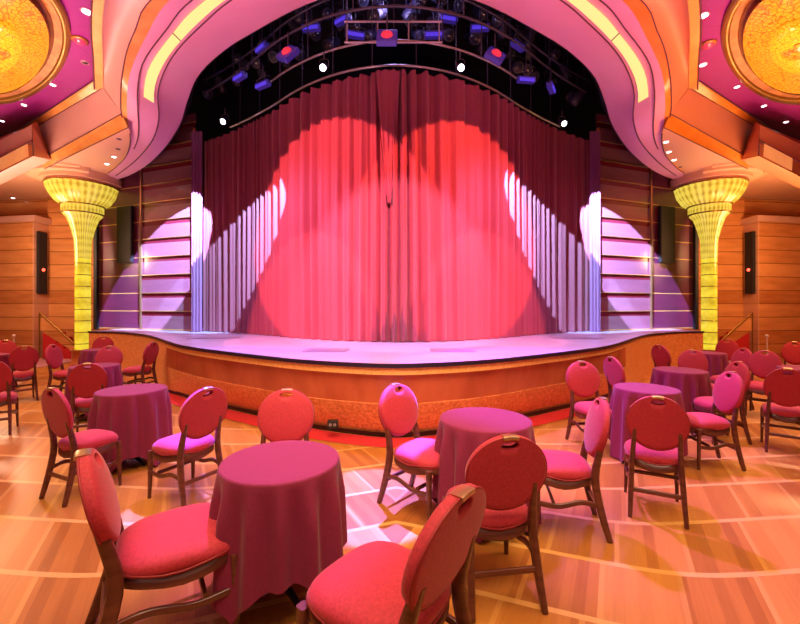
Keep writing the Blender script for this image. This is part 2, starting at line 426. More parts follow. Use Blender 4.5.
# stage lanterns
def make_lantern(name, label, body, lens, group=None, s=1.0):
    r = thing(name, label, 'stage light', (0,0,0), 0, group)
    mb = MB(); mb.tube([(0,0,.42*s),(0,0,.2*s)], .013, n=6); mb.build('clamp', M['rig'], r)
    mb = MB(); mb.tube([(-.13*s,0,-.02),(-.13*s,0,.17*s),(-.09*s,0,.21*s),(.09*s,0,.21*s),(.13*s,0,.17*s),(.13*s,0,-.02)], (.014,.006), n=6, flat=(0,1,0)); mb.build('yoke', M['rig'], r)
    tilt = Matrix.Rotation(math.radians(52), 4, 'X')
    mb = MB(); mb.lathe([(.05*s,.2*s),(.075*s,.17*s),(.085*s,.05*s),(.10*s,.04*s),(.10*s,-.06*s),(.112*s,-.08*s),(.112*s,-.16*s),(.09*s,-.16*s)], 20)
    o = mb.build('housing', M[body], r); o.matrix_local = tilt.inverted()
    mb = MB(); mb.lathe([(.088*s,-.158*s),(.07*s,-.172*s),(.001,-.18*s)], 20)
    o2 = mb.build('lens', M[lens], r); o2.matrix_local = tilt.inverted()
    return r
def make_bar_lamp(label, square):
    r = thing('moving_head_light' if square else 'batten_light', label, 'stage light')
    mb = MB(); mb.tube([(0,0,.40),(0,0,.15)], .013, n=6); mb.build('clamp', M['rig'], r)
    if square:
        T = Matrix.Rotation(math.radians(-28),3,'X') @ Matrix.Rotation(math.radians(square),3,'Y')
        mb = MB(); mb.box((0,0,0),(.34,.10,.34),M=T); mb.build('housing', M['rigblue'], r, bevel=.015)
        mb = MB(); mb.lathe([(.10,0),(.085,.03),(.05,.05),(.001,.06)],20,c=(0,0,.05),caps=False); o = mb.build('lens', M['lensred'], r); o.matrix_local = Matrix.Rotation(math.radians(90-28),4,'X')
    else:
        mb = MB(); mb.box((0,0,0),(.36,.12,.10)); mb.build('housing', M['rigblue'], r, bevel=.012)
        mb = MB(); mb.box((0,-.055,-.02),(.31,.02,.06)); mb.build('lens', M['lensblue'], r)
        mb = MB(); mb.tube([(-.19,0,0),(-.19,0,.14),(0,0,.17),(.19,0,.14),(.19,0,0)],(.012,.006),n=6,flat=(0,1,0)); mb.build('yoke', M['rig'], r)
    return r
protos = {}
def lantern(kind, p, rz, label, group=None):
    if kind not in protos:
        if kind == 'blue': protos[kind] = make_bar_lamp(label, 0)
        elif kind in ('red','reddiamond'): protos[kind] = make_bar_lamp(label, 2 if kind == 'red' else 35)
        else:
            body, lens, sc = {'dark':('rig','lensoff',1.15),'bright':('rig','lenswhite',.62)}[kind]
            protos[kind] = make_lantern({'dark':'stage_lantern','bright':'spotlight'}[kind], label, body, lens, group, sc)
        o = protos[kind]
    else: o = copy_tree(protos[kind])
    o.location = p; o.rotation_euler = (0,0,rz); tag(o, label, 'stage light')
    if group: o['group'] = group
    elif 'group' in o: del o['group']
for px, py, D, lb in ((323,68,6.9,'bright white spotlight left of centre above red curtain'),(461,68,6.9,'bright white spotlight right of centre above red curtain'),
    (223,122,8.6,'bright white spotlight at far left end of the rig'),(564,124,8.6,'bright white spotlight at far right end of the rig')):
    lantern('bright', at(px,py,D)+Vector((0,.1,.08)), (px-CX)/900, lb)
for px, py, D, lb in ((288,54,7.3,'tilted square blue moving head with red lens on left of rig'),(495,56,7.3,'tilted square blue moving head with red lens on right of rig'),
    (387,38,6.7,'upright square blue moving head with red lens in middle of truss')):
    lantern('red' if px == 387 else 'reddiamond', at(px,py,D), (px-CX)/300, lb)
bl = [(343,20,'left'),(448,19,'right'),(355,35,'left'),(434,35,'right'),(311,28,'left'),(480,28,'right'),(240,77,'left'),(551,88,'right'),(262,48,'left'),(518,46,'right'),(526,80,'right'),(263,85,'left')]
for i, (px, py, sd) in enumerate(bl):
    D = 7.2+abs(px-CX)/150
    lantern('blue', at(px,py,D), (px-CX)/250+.4*((i*7)%5-2)/2, 'small blue glowing batten lamp on the %s side of the rig' % sd, 'small blue batten lamps on the %s side' % sd)
rr = random.Random(11); placed = [at(a,c,7.2+abs(a-CX)/150) for a,c,_ in bl]+[at(a,c,D_) for a,c,D_ in ((323,68,7),(461,68,7),(223,122,8.7),(564,124,8.7),(288,54,7.3),(495,56,7.3),(387,38,7))]
for i in range(400):
    side = -1 if i % 2 else 1; t = (i+.5)/400
    px = CX+side*(15+t*175); 
    top = max(-18, (abs(px-CX)-95)*.85-5) ; bot = 42+ (abs(px-CX)/200)**1.7*78
    py = top+(bot-top)*(.12+.76*rr.random()); D = 7.75+abs(px-CX)/90+rr.uniform(-.1,.9)
    P_ = at(px,py,D)
    if any((P_-q_).length < .47 for q_ in placed) or min((P_-(CUR[q_]+Vector((0,0,5.5)))).length for q_ in range(0,NC,12)) < .5: continue
    if min((Vector((P_.x,P_.y,0))-CUR[q_]).length for q_ in range(0,NC,12)) < .22 or P_.z > 8.4: continue
    placed.append(P_)
    lantern('dark', at(px,py,D), rr.uniform(-.9,.9)+(PI if i%5==0 else 0), 'black unlit stage lantern hanging in %s half of the dark rig' % ('left' if side<0 else 'right'), 'unlit black lanterns in the %s half' % ('left' if side<0 else 'right'))
# dark fly space
mb = MB(); mb.box((0,12.6,4.6), (17,.1,9.2)); struct(mb, 'wall_back', M['black'])
mb = MB(); mb.box((0,9.6,9.1), (17,6.2,.1)); struct(mb, 'ceiling.002', M['black'])

# ------------------------------------------------------------------ side stage panels
for sx, sd in ((-1,'left'),(1,'right')):
    def quad(x0,y0,x1,y1,z0,z1,th=.08):
        m2 = MB(); a = Vector((sx*x0,y0,0)); c = Vector((sx*x1,y1,0)); n = Vector((0,th,0))
        m2.add([a+Vector((0,0,z0)), c+Vector((0,0,z0)), c+Vector((0,0,z1)), a+Vector((0,0,z1)), a+n+Vector((0,0,z0)), c+n+Vector((0,0,z0)), c+n+Vector((0,0,z1)), a+n+Vector((0,0,z1))],
               [(0,1,2,3),(4,7,6,5),(0,4,5,1),(3,2,6,7),(0,3,7,4),(1,5,6,2)], False); return m2
    w = struct(quad(6.98,11.0,8.62,11.6,SZ+.003,6.4), 'wall_stage_'+sd, M['purple'])
    struct(quad(5.2,10.33,6.98,10.98,SZ+.003,6.6), 'wall_side_stage_'+sd, M['glossy'])
    # bright rails
    k = 1
    for z in [SZ+.02+.49*i for i in range(1,11)]:
        m2 = MB(); m2.box((sx*6.09,10.63,z),(1.86,.03,.022), rz=sx*math.atan2(.65,1.78)); m2.build('trim', M['brass'], w)
    m2 = MB(); m2.box((sx*5.2,10.30,3.6),(.05,.05,5.2)); m2.build('trim', M['ochre'], w)
    m2 = MB(); m2.box((sx*6.98,10.94,3.2),(.035,.04,4.4)); m2.build('trim', M['brass'], w)
    # black speaker
    D = 11.2; p = at(126.5 if sx<0 else 126.5, 235, D); 
    sp = thing('wall_speaker', 'tall black speaker on dark wine-red wall panel on stage %s side' % sd, 'speaker', (sx*abs(p.x), 11.12, p.z))
    m2 = MB(); m2.box((0,.02,0),(.60,.06,1.58), rz=sx*.355); m2.build('cabinet', M['black'], sp, bevel=.01)
    m2 = MB(); m2.box((0,-.022,0),(.54,.02,1.5), rz=sx*.355); m2.build('grille', M['spk'], sp)
    # black opening frame next to the column
    m2 = MB(); m2.box((sx*8.62,11.5,3.0),(.09,.1,4.1)); struct(m2, 'trim_'+('7' if sx<0 else '8'), M['black'])

# ------------------------------------------------------------------ ceiling and arch
def rail(*t): return [atz(*q) for q in t]
R0 = rail((112,181,5.1),(128,176,5.1),(144,167,5.12),(158,155,5.2),(170,141,5.36),(181,122,5.62),(187,102,5.9),(198,76,6.25),(221,53,6.55),(250,34,6.78),(310,3,7.0),(396,-22,7.1))
RG = rail((110,179,5.1),(121,172,5.1),(136,160,5.12),(152,141,5.18),(159,119,5.38),(158,93,5.68),(165,70,5.95),(179,48,6.22),(205,22,6.52),(231,0,6.7),(300,-45,6.95),(396,-70,7.05))
RE = rail((109,176,5.1),(118,169,5.1),(130,155,5.12),(137,142,5.15),(139,128,5.2),(138,108,5.35),(138,87,5.6),(144,61,5.9),(167,29,6.25),(192,0,6.5),(270,-50,6.8),(396,-90,6.95))
RD = rail((108,173,5.1),(116,167,5.1),(126,156,5.12),(130,144,5.14),(130,132,5.18),(127.5,118,5.28),(127,96,5.45),(131,70,5.75),(147,35,6.1),(170,0,6.35),(250,-60,6.7),(396,-105,6.85))
RC = rail((107,172,5.12),(115,166,5.12),(125,155,5.14),(129,143,5.16),(127,130,5.20),(121.5,113,5.32),(121,92,5.5),(122,77,5.65),(127,51,5.9),(136,29,6.08),(151,0,6.25),(232,-65,6.6),(396,-125,6.8))
RB = [atz(103,89,5.95), atz(103,62,5.96), atz(102,35,5.97), atz(103,12,5.98), atz(106,-10,5.98), atz(118,-60,6.0), atz(180,-130,6.0), atz(396,-190,6.0)]
NR = 60
rails = {k: cr(v, NR) for k, v in dict(R0=R0,RG=RG,RE=RE,RD=RD,RC=RC).items()}
def loft(name, a, c, m, mirror, kind=True, i0=0, i1=NR, dz=0, f0=0., f1=1., parent=None, seg=4):
    mb = MB(); A, B = rails[a], rails[c]; rows = []
    for k in range(seg+1):
        f = f0+(f1-f0)*k/seg
        rows.append([(mir(A[i].lerp(B[i], f)) if mirror else A[i].lerp(B[i], f))+Vector((0,0,dz)) for i in range(i0,i1)])
    mb.grid(rows)
    return mb.build(name, m, parent)
def ribbon(rail, w, m, mirror, i0=0, i1=NR, parent=None, name='groove', dz=-.012):
    P = rails[rail] if isinstance(rail, str) else rail; mb = MB()
    pts = [(mir(P[i]) if mirror else P[i])+Vector((0,-.008,dz)) for i in range(i0,i1)]
    mb.tube(pts, w, n=6, flat=(0,0,1)); return mb.build(name, m, parent)
tn = 10
for mirror, sd in ((False,'left'),(True,'right')):
    arch = thing('trim_'+('1' if not mirror else '2'), None, None); arch['kind'] = 'structure'
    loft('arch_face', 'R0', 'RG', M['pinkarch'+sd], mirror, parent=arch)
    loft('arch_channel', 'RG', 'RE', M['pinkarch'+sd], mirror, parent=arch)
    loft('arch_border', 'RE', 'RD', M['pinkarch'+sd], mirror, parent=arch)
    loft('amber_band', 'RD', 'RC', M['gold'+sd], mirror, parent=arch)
    ribbon('RG', .012, M['groove'], mirror, i0=3, parent=arch)
    ribbon('RE', .012, M['groove'], mirror, i0=15, parent=arch)
    ribbon('RC', .009, M['groove'], mirror, i0=16, parent=arch)
    # inner rim going up and back from the lip (thickness of the arch)
    mb = MB(); P = rails['R0']
    mb.grid([[(mir(p) if mirror else p)+Vector((0,d,z)) for p in P[3:]] for d, z in ((0,0),(.10,.06),(.35,.5),(.5,2.2))]); mb.build('rim', M['black'], arch)
    # glowing strip
    ls = thing('light_strip', 'curved yellow light strip set in the %s side of the pink arch' % sd, 'light', (0,0,0))
    idx = [i for i in range(NR) if (HY-(rails['RG'][i].z-H)*F/rails['RG'][i].y) < 107]
    i0 = idx[0]; joints = [i0, i0+8, i0+20, i0+30, NR]
    for q in range(len(joints)-1):
        if joints[q] >= NR-1: break
        loft('light_panel', 'RG', 'RE', M['strip'], mirror, i0=joints[q], i1=min(NR, joints[q+1]+1), dz=-.03, f0=.22, f1=.72, parent=ls, seg=1)
        if q:
            mb = MB(); A = rails['RG'][joints[q]].lerp(rails['RE'][joints[q]], .22); B = rails['RG'][joints[q]].lerp(rails['RE'][joints[q]], .72)
            if mirror: A, B = mir(A), mir(B)
            mb.tube([A+Vector((0,-.01,-.035)), B+Vector((0,-.01,-.035))], .009, n=6); mb.build('joint', M['groove'], ls)
    # salmon cove between band and magenta ceiling
    mb = MB(); cb = cr(RB, 40); cc = [p for p in rails['RC']]
    ks = [i for i in range(NR) if (HY-(cc[i].z-H)*F/cc[i].y) < 110]; sub = cr([at(122,114,7.72)]+[cc[i] for i in ks[::3]]+[cc[-1]], 40)
    rows = []
    for k in range(7):
        f = k/6
        rows.append([(lambda p: mir(p) if mirror else p)(cb[i].lerp(sub[i], f)+Vector((0,0,.22*math.sin(PI*f)*min(1,i/6)))) for i in range(40)])
    mb.grid(rows); o = mb.build('trim_'+('3' if not mirror else '4'), M['salmon'+sd]); o['kind'] = 'structure'
    mb = MB(); pts = [(mir(p) if mirror else p) for p in cb]
    mb.grid([[p+Vector((-.0 if mirror else .0,0,-.03)) for p in pts],[p+Vector(((.16 if mirror else -.16),0,.0)) for p in pts]]); mb.build('amber_edge', M['gold'+sd], o)
    ribbon([p+Vector((-.17,0,0)) for p in cb], .012, M['groove'], mirror, i0=0, i1=40, parent=o)
    # straight fascia (K) and its trims
    X = (lambda v: mir(v)) if mirror else (lambda v: v)
    a1, a2 = atz(97,79,6.0), atz(35,120,6.0)             # edge of magenta ceiling
    b1, b2 = at(122,114,7.72), at(53,153,9.35)           # top of lower amber band
    c1, c2 = at(128,128,7.80), at(57,163,9.5)
    d1, d2 = atz(103,88,5.93), atz(38,126,5.93)
    fr = thing('trim_'+('5' if not mirror else '6'), None, None); fr['kind'] = 'structure'
    ex = lambda p, q: q+(q-p)*.22
    a2, b2, c2, d2 = ex(a1,a2), ex(b1,b2), ex(c1,c2), ex(d1,d2)
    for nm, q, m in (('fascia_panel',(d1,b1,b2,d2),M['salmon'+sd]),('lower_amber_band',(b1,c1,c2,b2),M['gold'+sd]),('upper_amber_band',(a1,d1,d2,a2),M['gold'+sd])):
        m2 = MB(); m2.add([X(v) for v in q], [(0,1,2,3)], False); m2.build(nm, m, fr)
    for p, q in ((b1,b2),(c1,c2),(a1,a2),(d1,d2)):
        m2 = MB(); m2.tube([X(p)+Vector((0,-.01,0)), X(q)+Vector((0,-.01,0))], .008, n=6); m2.build('groove', M['groove'], fr)
    # box beam with lit niches at the outer end
    P = lambda x,y,D: X(at(x,y,D))
    bx = thing('trim_'+('9' if not mirror else '10'), None, None); bx['kind'] = 'structure'
    q = lambda nm, vs, m: (lambda m2: (m2.add(vs, [tuple(range(len(vs)))], False), m2.build(nm, m, bx)))(MB())
    q('beam_top', [P(32,125,8.6),P(37,122,9.2),P(-60,163,11.3),P(-60,167,10.6)], M['ochre'])
    q('beam_face', [P(32,125,8.6),P(32,141,8.6),P(-60,190,10.6),P(-60,168,10.6)], M['salmon'+sd])
    q('beam_end', [P(32,125,8.6),P(37,122,9.2),P(51,160,9.5),P(34,156,8.62)], M['ochre'])
    q('beam_niche', [P(32,141,8.62),P(33,156,8.62),P(-60,203,10.62),P(-60,190,10.62)], M['ochre'])
    q('beam_bottom', [P(33,156,8.6),P(51,160,9.5),P(-60,214,12),P(-60,203,10.6)], M['salmon'+sd])
    for t0, t1 in ((.03,.30),(.42,.72)):
        g0 = Vector((-0,0,0)); 
        A, B = at(32,141,8.60).lerp(at(-60,190,10.60), t0), at(32,141,8.60).lerp(at(-60,190,10.60), t1)
        A2, B2 = at(33,155,8.60).lerp(at(-60,202,10.60), t0), at(33,155,8.60).lerp(at(-60,202,10.60), t1)
        q('amber_light_panel', [X(v)+Vector((0,-.02,0)) for v in (A, B, B2, A2)], M['niche'])
    m2 = MB(); m2.tube([P(32,141,8.58), P(-60,190,10.58)], .014, n=6); m2.build('groove', M['groove'], bx)
    # lower soffit, flat at z = 5.1
    Z2 = 5.10
    poly = [atz(128,128,Z2)]+cr([atz(130,134,Z2), atz(130,144,Z2), atz(126,156,Z2), atz(116,167,Z2), atz(108,173,Z2)], 10)+[atz(111,182,Z2)]
    poly = [Vector((v.x,v.y,Z2+.03)) for v in poly]
    poly += [Vector((-8.0,12.0,Z2+.03)), Vector((-8.3,15,Z2+.03)), Vector((-16,15,Z2+.03)), Vector((-16,10.6,Z2+.03)), Vector((c2.x,c2.y,Z2+.03))]
    m2 = MB(); m2.add([X(v) for v in poly], [tuple(range(len(poly)))], False)
    so = m2.build('ceiling_side_'+sd, M['soffit']); so['kind'] = 'structure'
    # cream arc border and concentric rings around the capital
    arc = cr([atz(130,134,Z2), atz(130,144,Z2), atz(126,156,Z2), atz(116,167,Z2), atz(108,173,Z2)], 20)
    m2 = MB(); m2.tube([X(v) for v in arc], .012, n=6, flat=(0,0,1)); m2.build('groove', M['groove'], so)
    cxy = Vector((-8.57,10.95,Z2))
    for r0, r1, dz_, a0_, a1_ in ((.55,.92,-.16,0,360),(.9,1.12,-.07,75,240),(1.14,1.28,-.02,85,220)):
        m2 = MB(); rows = []
        for rr_, z_ in ((r0,.0),(r0,dz_),(r1-.02,dz_),(r1,.03)):
            rows.append([X(cxy+Vector((rr_*math.cos(a_), rr_*math.sin(a_), z_))) for a_ in [math.radians(a0_+a1_*q_/48) for q_ in range(49)]])
        m2.grid(rows, smooth=False); m2.build('ring', M['cream'], so)
    # magenta ceiling
    e = [Vector((p.x-.1, p.y, 6.03)) for p in cb[::-1]]
    poly = e + [Vector((a1.x,a1.y,6.03)), Vector((a2.x,a2.y,6.03)), Vector((-10.3,10.9,6.03)), Vector((-16,13,6.03)), Vector((-16,-6,6.03)), Vector((0,-6,6.03))]
    m2 = MB(); m2.add([X(v) for v in poly], [tuple(range(len(poly)))], False)
    struct(m2, 'ceiling' if not mirror else 'ceiling.001', M['pinkceil'])

# downlights
dn_first = None
def downlight(p, r, lit, label, group=None):
    t = thing('downlight', label, 'light', p, 0, group)
    mb = MB(); mb.lathe([(r,.01),(r*1.15,-.006),(r*1.35,.004),(r*1.35,.01)], 20, caps=False); mb.build('trim_ring', M['ringw'], t)
    mb = MB(); mb.lathe([(r*1.02,.0),(r*.6,-.012),(.001,-.016)], 20, caps=False); mb.build('lens', M['white_l' if lit else 'dark_l'], t)
for sd, lst in (('left', [(87,12,.065,1,'large lit round downlight in left magenta ceiling near arch',None),(85,63,.05,0,'dark unlit downlight in left magenta ceiling corner',None),
        (53,85,.045,1,'small lit downlight in left magenta ceiling just below chandelier ring',None),(24,105,.045,1,'small lit downlight in left magenta ceiling above the amber beam',None),(2,121,.045,1,'small lit downlight in magenta ceiling at left photo edge',None)]),
    ('right', [(703,16,.065,1,'large lit round downlight in right magenta ceiling near arch',None),(703,65,.055,1,'lit downlight in right magenta ceiling corner below the rosette',None),
        (737,87,.045,1,'small lit downlight in right magenta ceiling just below chandelier ring',None),(764,106,.045,1,'small lit downlight in right magenta ceiling above the amber beam',None),(786,122,.045,1,'small lit downlight in magenta ceiling near right photo edge',None)])):
    for px, py, r, lit, lb, g in lst: downlight(atz(px,py,6.02), r, lit, lb)
for px, py, lit, lb in ((119,139,0,'topmost dark downlight in the left soffit arc'),(118,149,0,'second dark downlight in the left soffit arc'),(114,157,1,'upper lit downlight in left soffit arc above column'),(107,164,1,'lower lit downlight in left soffit arc beside column capital'),
    (666,142,1,'topmost lit downlight in the right soffit arc'),(669,152,1,'middle lit downlight in the right soffit arc'),(674,160,1,'lowest lit downlight in the right soffit arc'),(680,167,0,'dark downlight in right soffit arc beside column capital'),
    (13,198,1,'lit downlight in the flat soffit above left wood wall'),(774,201,1,'inner lit downlight in flat soffit above right wood wall'),(788,203,1,'outer lit downlight in flat soffit above right wood wall')):
    downlight(atz(px,py,5.13), .05, lit, lb)
for px, py, sd in ((80,40,'left'),(708,44,'right')):
    t = thing('ceiling_rosette', 'small round magenta bronze dome in the %s magenta ceiling' % sd, 'ceiling fitting', atz(px,py,6.02))
    mb = MB(); mb.lathe([(.12,.0),(.115,-.02),(.09,-.028)], 24, caps=False); mb.build('rim', M['goldring'], t)
    mb = MB(); mb.lathe([(.09,-.026),(.06,-.06),(.001,-.075)], 24, caps=False); mb.build('dome', mat('rosette_dome', (.45,.05,.15), rough=.3), t)

# chandeliers (oval, set in an oval bronze recess)
def oval(cx, cy, ax, ay, Z, n=72):
    return [atz(cx+ax*math.cos(2*PI*i/n), cy+ay*math.sin(2*PI*i/n), Z) for i in range(n)]
for mirror, sd in ((False,'left'),(True,'right')):
    X = mir if mirror else (lambda v: v)
    # ovals seen from the middle of the room: built as plan curves on horizontal planes
    outer = [X(v) for v in oval(-6,36,75,67,6.0)]; c0 = sum(outer, Vector())/len(outer)
    loc = Vector((c0.x,c0.y,6.0))
    def ringpts(cx,cy,ax,ay,Z): return [X(v)-loc for v in oval(cx,cy,ax,ay,Z)]
    t = thing('chandelier', 'large oval glowing amber chandelier in bronze ceiling recess at upper %s' % sd, 'chandelier', loc)
    mb = MB(); mb.grid([ringpts(-6,36,77,69,6.0), ringpts(-6,36,75,67,5.96), ringpts(-6,37,72,64,5.94), ringpts(-6,37,68,61,5.98)], close=True); mb.build('outer_ring', M['goldm'], t)
    mb = MB(); mb.grid([ringpts(-6,37,69,61,5.975), ringpts(-7,36,62,55,6.0), ringpts(-8,35,56,50,6.01)], close=True); mb.build('bronze_recess', M['goldring'], t)
    mb = MB(); mb.grid([ringpts(-7,36,61,56,5.99), ringpts(-8,38,56,53,5.985)], close=True); mb.build('shadow_gap', M['dwood'], t)
    mb = MB(); mb.grid([ringpts(-8,40,58,55,5.99), ringpts(-8,41,57,54,5.90)], close=True); mb.build('rim', M['ochre'], t)
    mb = MB(); mb.grid([ringpts(-8,41,57,53,5.90), ringpts(-8,42,50,46,5.86), ringpts(-8,44,38,34,5.80), ringpts(-8,46,28,26,5.77)], close=True); mb.build('glass_bowl', M['chand'], t)
    mb = MB(); mb.grid([ringpts(-8,47,30,27,5.78), ringpts(-8,48,29,26,5.72), ringpts(-8,49,20,18,5.67), ringpts(-8,50,8,7,5.64)], close=True); mb.build('lower_bowl', M['chand2'], t)
    mb = MB(); mb.lathe([(.22,0),(.15,-.08),(.001,-.10)], 24, c=X(atz(-8,50,5.65))-loc, caps=False); mb.build('finial', M['chand'], t)

# ------------------------------------------------------------------ columns
for sx, sd in ((-1,'left'),(1,'right')):
    D = 10.95; X0 = -8.57 if sx<0 else 8.57
    t = thing('column', 'glowing yellow glass column with flared capital on %s of the stage' % sd, 'column', (X0,D,0))
    zz = lambda y: H-(y-HY)/F*(D-(.75 if y < 200 else .45 if y < 212 else .2))
    mb = MB(); mb.lathe([(.30,0),(.30,.06),(.25,.08),(.25,zz(350)-.04),(.28,zz(350)-.03),(.28,zz(350))], 24); mb.build('base', M['ochre'], t)
    mb = MB(); mb.lathe([(.175,zz(350)),(.175,zz(257))], 24, flute=.03, nf=8); mb.build('shaft', M['colglow'], t)
    n = 8
    for i in range(n):
        z = zz(350)+(zz(257)-zz(350))*(i+.5)/n
        mb = MB(); mb.lathe([(.17,-.012),(.187,-.008),(.187,.008),(.17,.012)], 24, c=(0,0,z)); mb.build('collar', M['goldm'], t)
    def tier(nm, pr, m, nf, fl=.018):
        mb = MB(); mb.lathe([(r*.83, zz(y)) for y, r in pr], 96, flute=fl, nf=nf); return mb.build(nm, m, t)
    tier('capital_neck', [(258,.215),(250,.225),(240,.235),(228,.32),(218,.42),(211,.54)], M['capglow'], 16)
    tier('capital_drum', [(210,.57),(199,.57)], M['capglow'], 24, .01)
    tier('capital_bowl', [(199,.60),(195,.74),(189,.86),(183,.945),(179,.97)], M['capglow'], 32)
    mb = MB(); mb.lathe([(.78,zz(180)),(.80,5.0)], 64); mb.build('capital_collar', M['cream'], t)
    for y, r in ((210.5,.485),(199,.50),(178.5,.82)):
        mb = MB(); mb.lathe([(r-.02,-.018),(r+.01,-.012),(r+.01,.012),(r-.02,.018)], 64, c=(0,0,zz(y))); mb.build('gold_ring', M['goldm'], t)

# ------------------------------------------------------------------ side walls
for sx, sd in ((-1,'left'),(1,'right')):
    # projecting wood block
    def pr(pts): return [(sx*x, y) for x, y in (pts if sx > 0 else pts[::-1])]
    w = MB(); w.prism(pr([(11.25,12.4),(16,13.3),(16,13.6),(11.25,13.0)]), 0, 4.24); wo = struct(w, 'wall_'+sd, M['wood'])
    w = MB(); w.prism(pr([(11.22,12.39),(11.25,12.39),(11.25,12.95),(11.22,12.95)]), 0, 4.24); w.build('pilaster', M['pil'], wo)
    w = MB(); w.prism(pr([(11.12,12.30),(16,13.2),(16,13.6),(11.12,12.95)]), 4.24, 4.42); w.build('cornice', M['salmonleft'], wo)
    sp = thing('slot_speaker', 'narrow black vertical speaker with red lamp on %s wall corner' % sd, 'speaker', (sx*11.17,12.62,2.98))
    w = MB(); w.box((0,0,0),(.09,.30,1.95)); w.build('case', M['spk'], sp, bevel=.01)
    w = MB(); w.lathe([(.05,-.01),(.045,.012),(.001,.03)],16,caps=False); o = w.build('red_lamp', M['redlamp'], sp); o.location=(-sx*.05,0,-.22); o.rotation_euler=(0,-sx*PI/2,0)
    # wall behind the column
    w = MB(); w.prism([(sx*8.8,12.92),(sx*11.25,12.92),(sx*11.25,13.02),(sx*8.8,13.02)][::(1 if sx>0 else -1)], 0, 5.12); struct(w, 'wall_rear_'+sd, M['wood'])
    w = MB(); w.prism([(sx*15.9,-6),(sx*16,-6),(sx*16,14.4),(sx*15.9,14.4)][::(1 if sx>0 else -1)], 0, 6.0); struct(w, 'wall_far_'+sd, M['wood'])
    w = MB(); w.prism(pr([(11.25,13.05),(16,13.7),(16,13.8),(11.25,13.15)]), 0, 5.12); w.build('upper_wall', M['wood'], wo)
    # baseboard
    w = MB(); w.prism([(sx*11.24,12.37),(sx*16,13.27),(sx*16,13.31),(sx*11.24,12.41)][::(1 if sx>0 else -1)], 0, .16); struct(w, 'baseboard_'+sd, M['ochre'])
    # carpet in front of the stairs
    w = MB(); w.box((sx*10.2,11.35,.006),(1.7,1.7,.012)); tag(w.build('carpet', M['carpet2']), 'patterned pink carpet at foot of the %s stairs' % sd, 'carpet')
    # stairs rising away towards the block
    st = thing('staircase', 'short red carpeted staircase beside the %s glowing column' % sd, 'stairs', (sx*10.3,12.55,0))
    for i in range(5):
        w = MB(); w.box((sx*(-.4+.21*i), .03, (.16+.16*i)/2),(.21,.6,.16+.16*i)); w.build('step', M['carpet'], st)
    a = Vector((-sx*.62,-.30,.30)); c = Vector((sx*.62,-.30,1.42))
    w = MB(); w.tube([a,c],(.03,.025),n=8); w.build('handrail', M['goldm'], st)
    w = MB(); w.add([a+Vector((0,.02,-.03)), a+Vector((0,.02,-.22)), c+Vector((0,.02,-.55)), c+Vector((0,.02,0))],[(0,1,2,3)],False); w.build('side_panel', M['wood'], st)
    for e_ in (a, c):
        w = MB(); w.tube([Vector((e_.x,e_.y,0)), e_],.02,n=8); w.build('newel_post', M['goldm'], st)
    for px, y, D in ((14 if sx<0 else 767,338,8.3),):
        X0 = (px-CX)/F*D
        st = thing('post', 'slim white metal post with small ball top on far %s of floor' % sd, 'post', (X0,D,0))
        w = MB(); w.lathe([(.12,0),(.12,.015),(.03,.03)],20); w.build('foot', M['white'], st)
        w = MB(); w.tube([(0,0,.02),(0,0,.98)],.012,n=8); w.build('pole', M['white'], st)
        w = MB(); w.lathe([(.001,.97),(.025,.985),(.032,1.0),(.025,1.02),(.001,1.035)],16,caps=False); w.build('ball', M['white'], st)

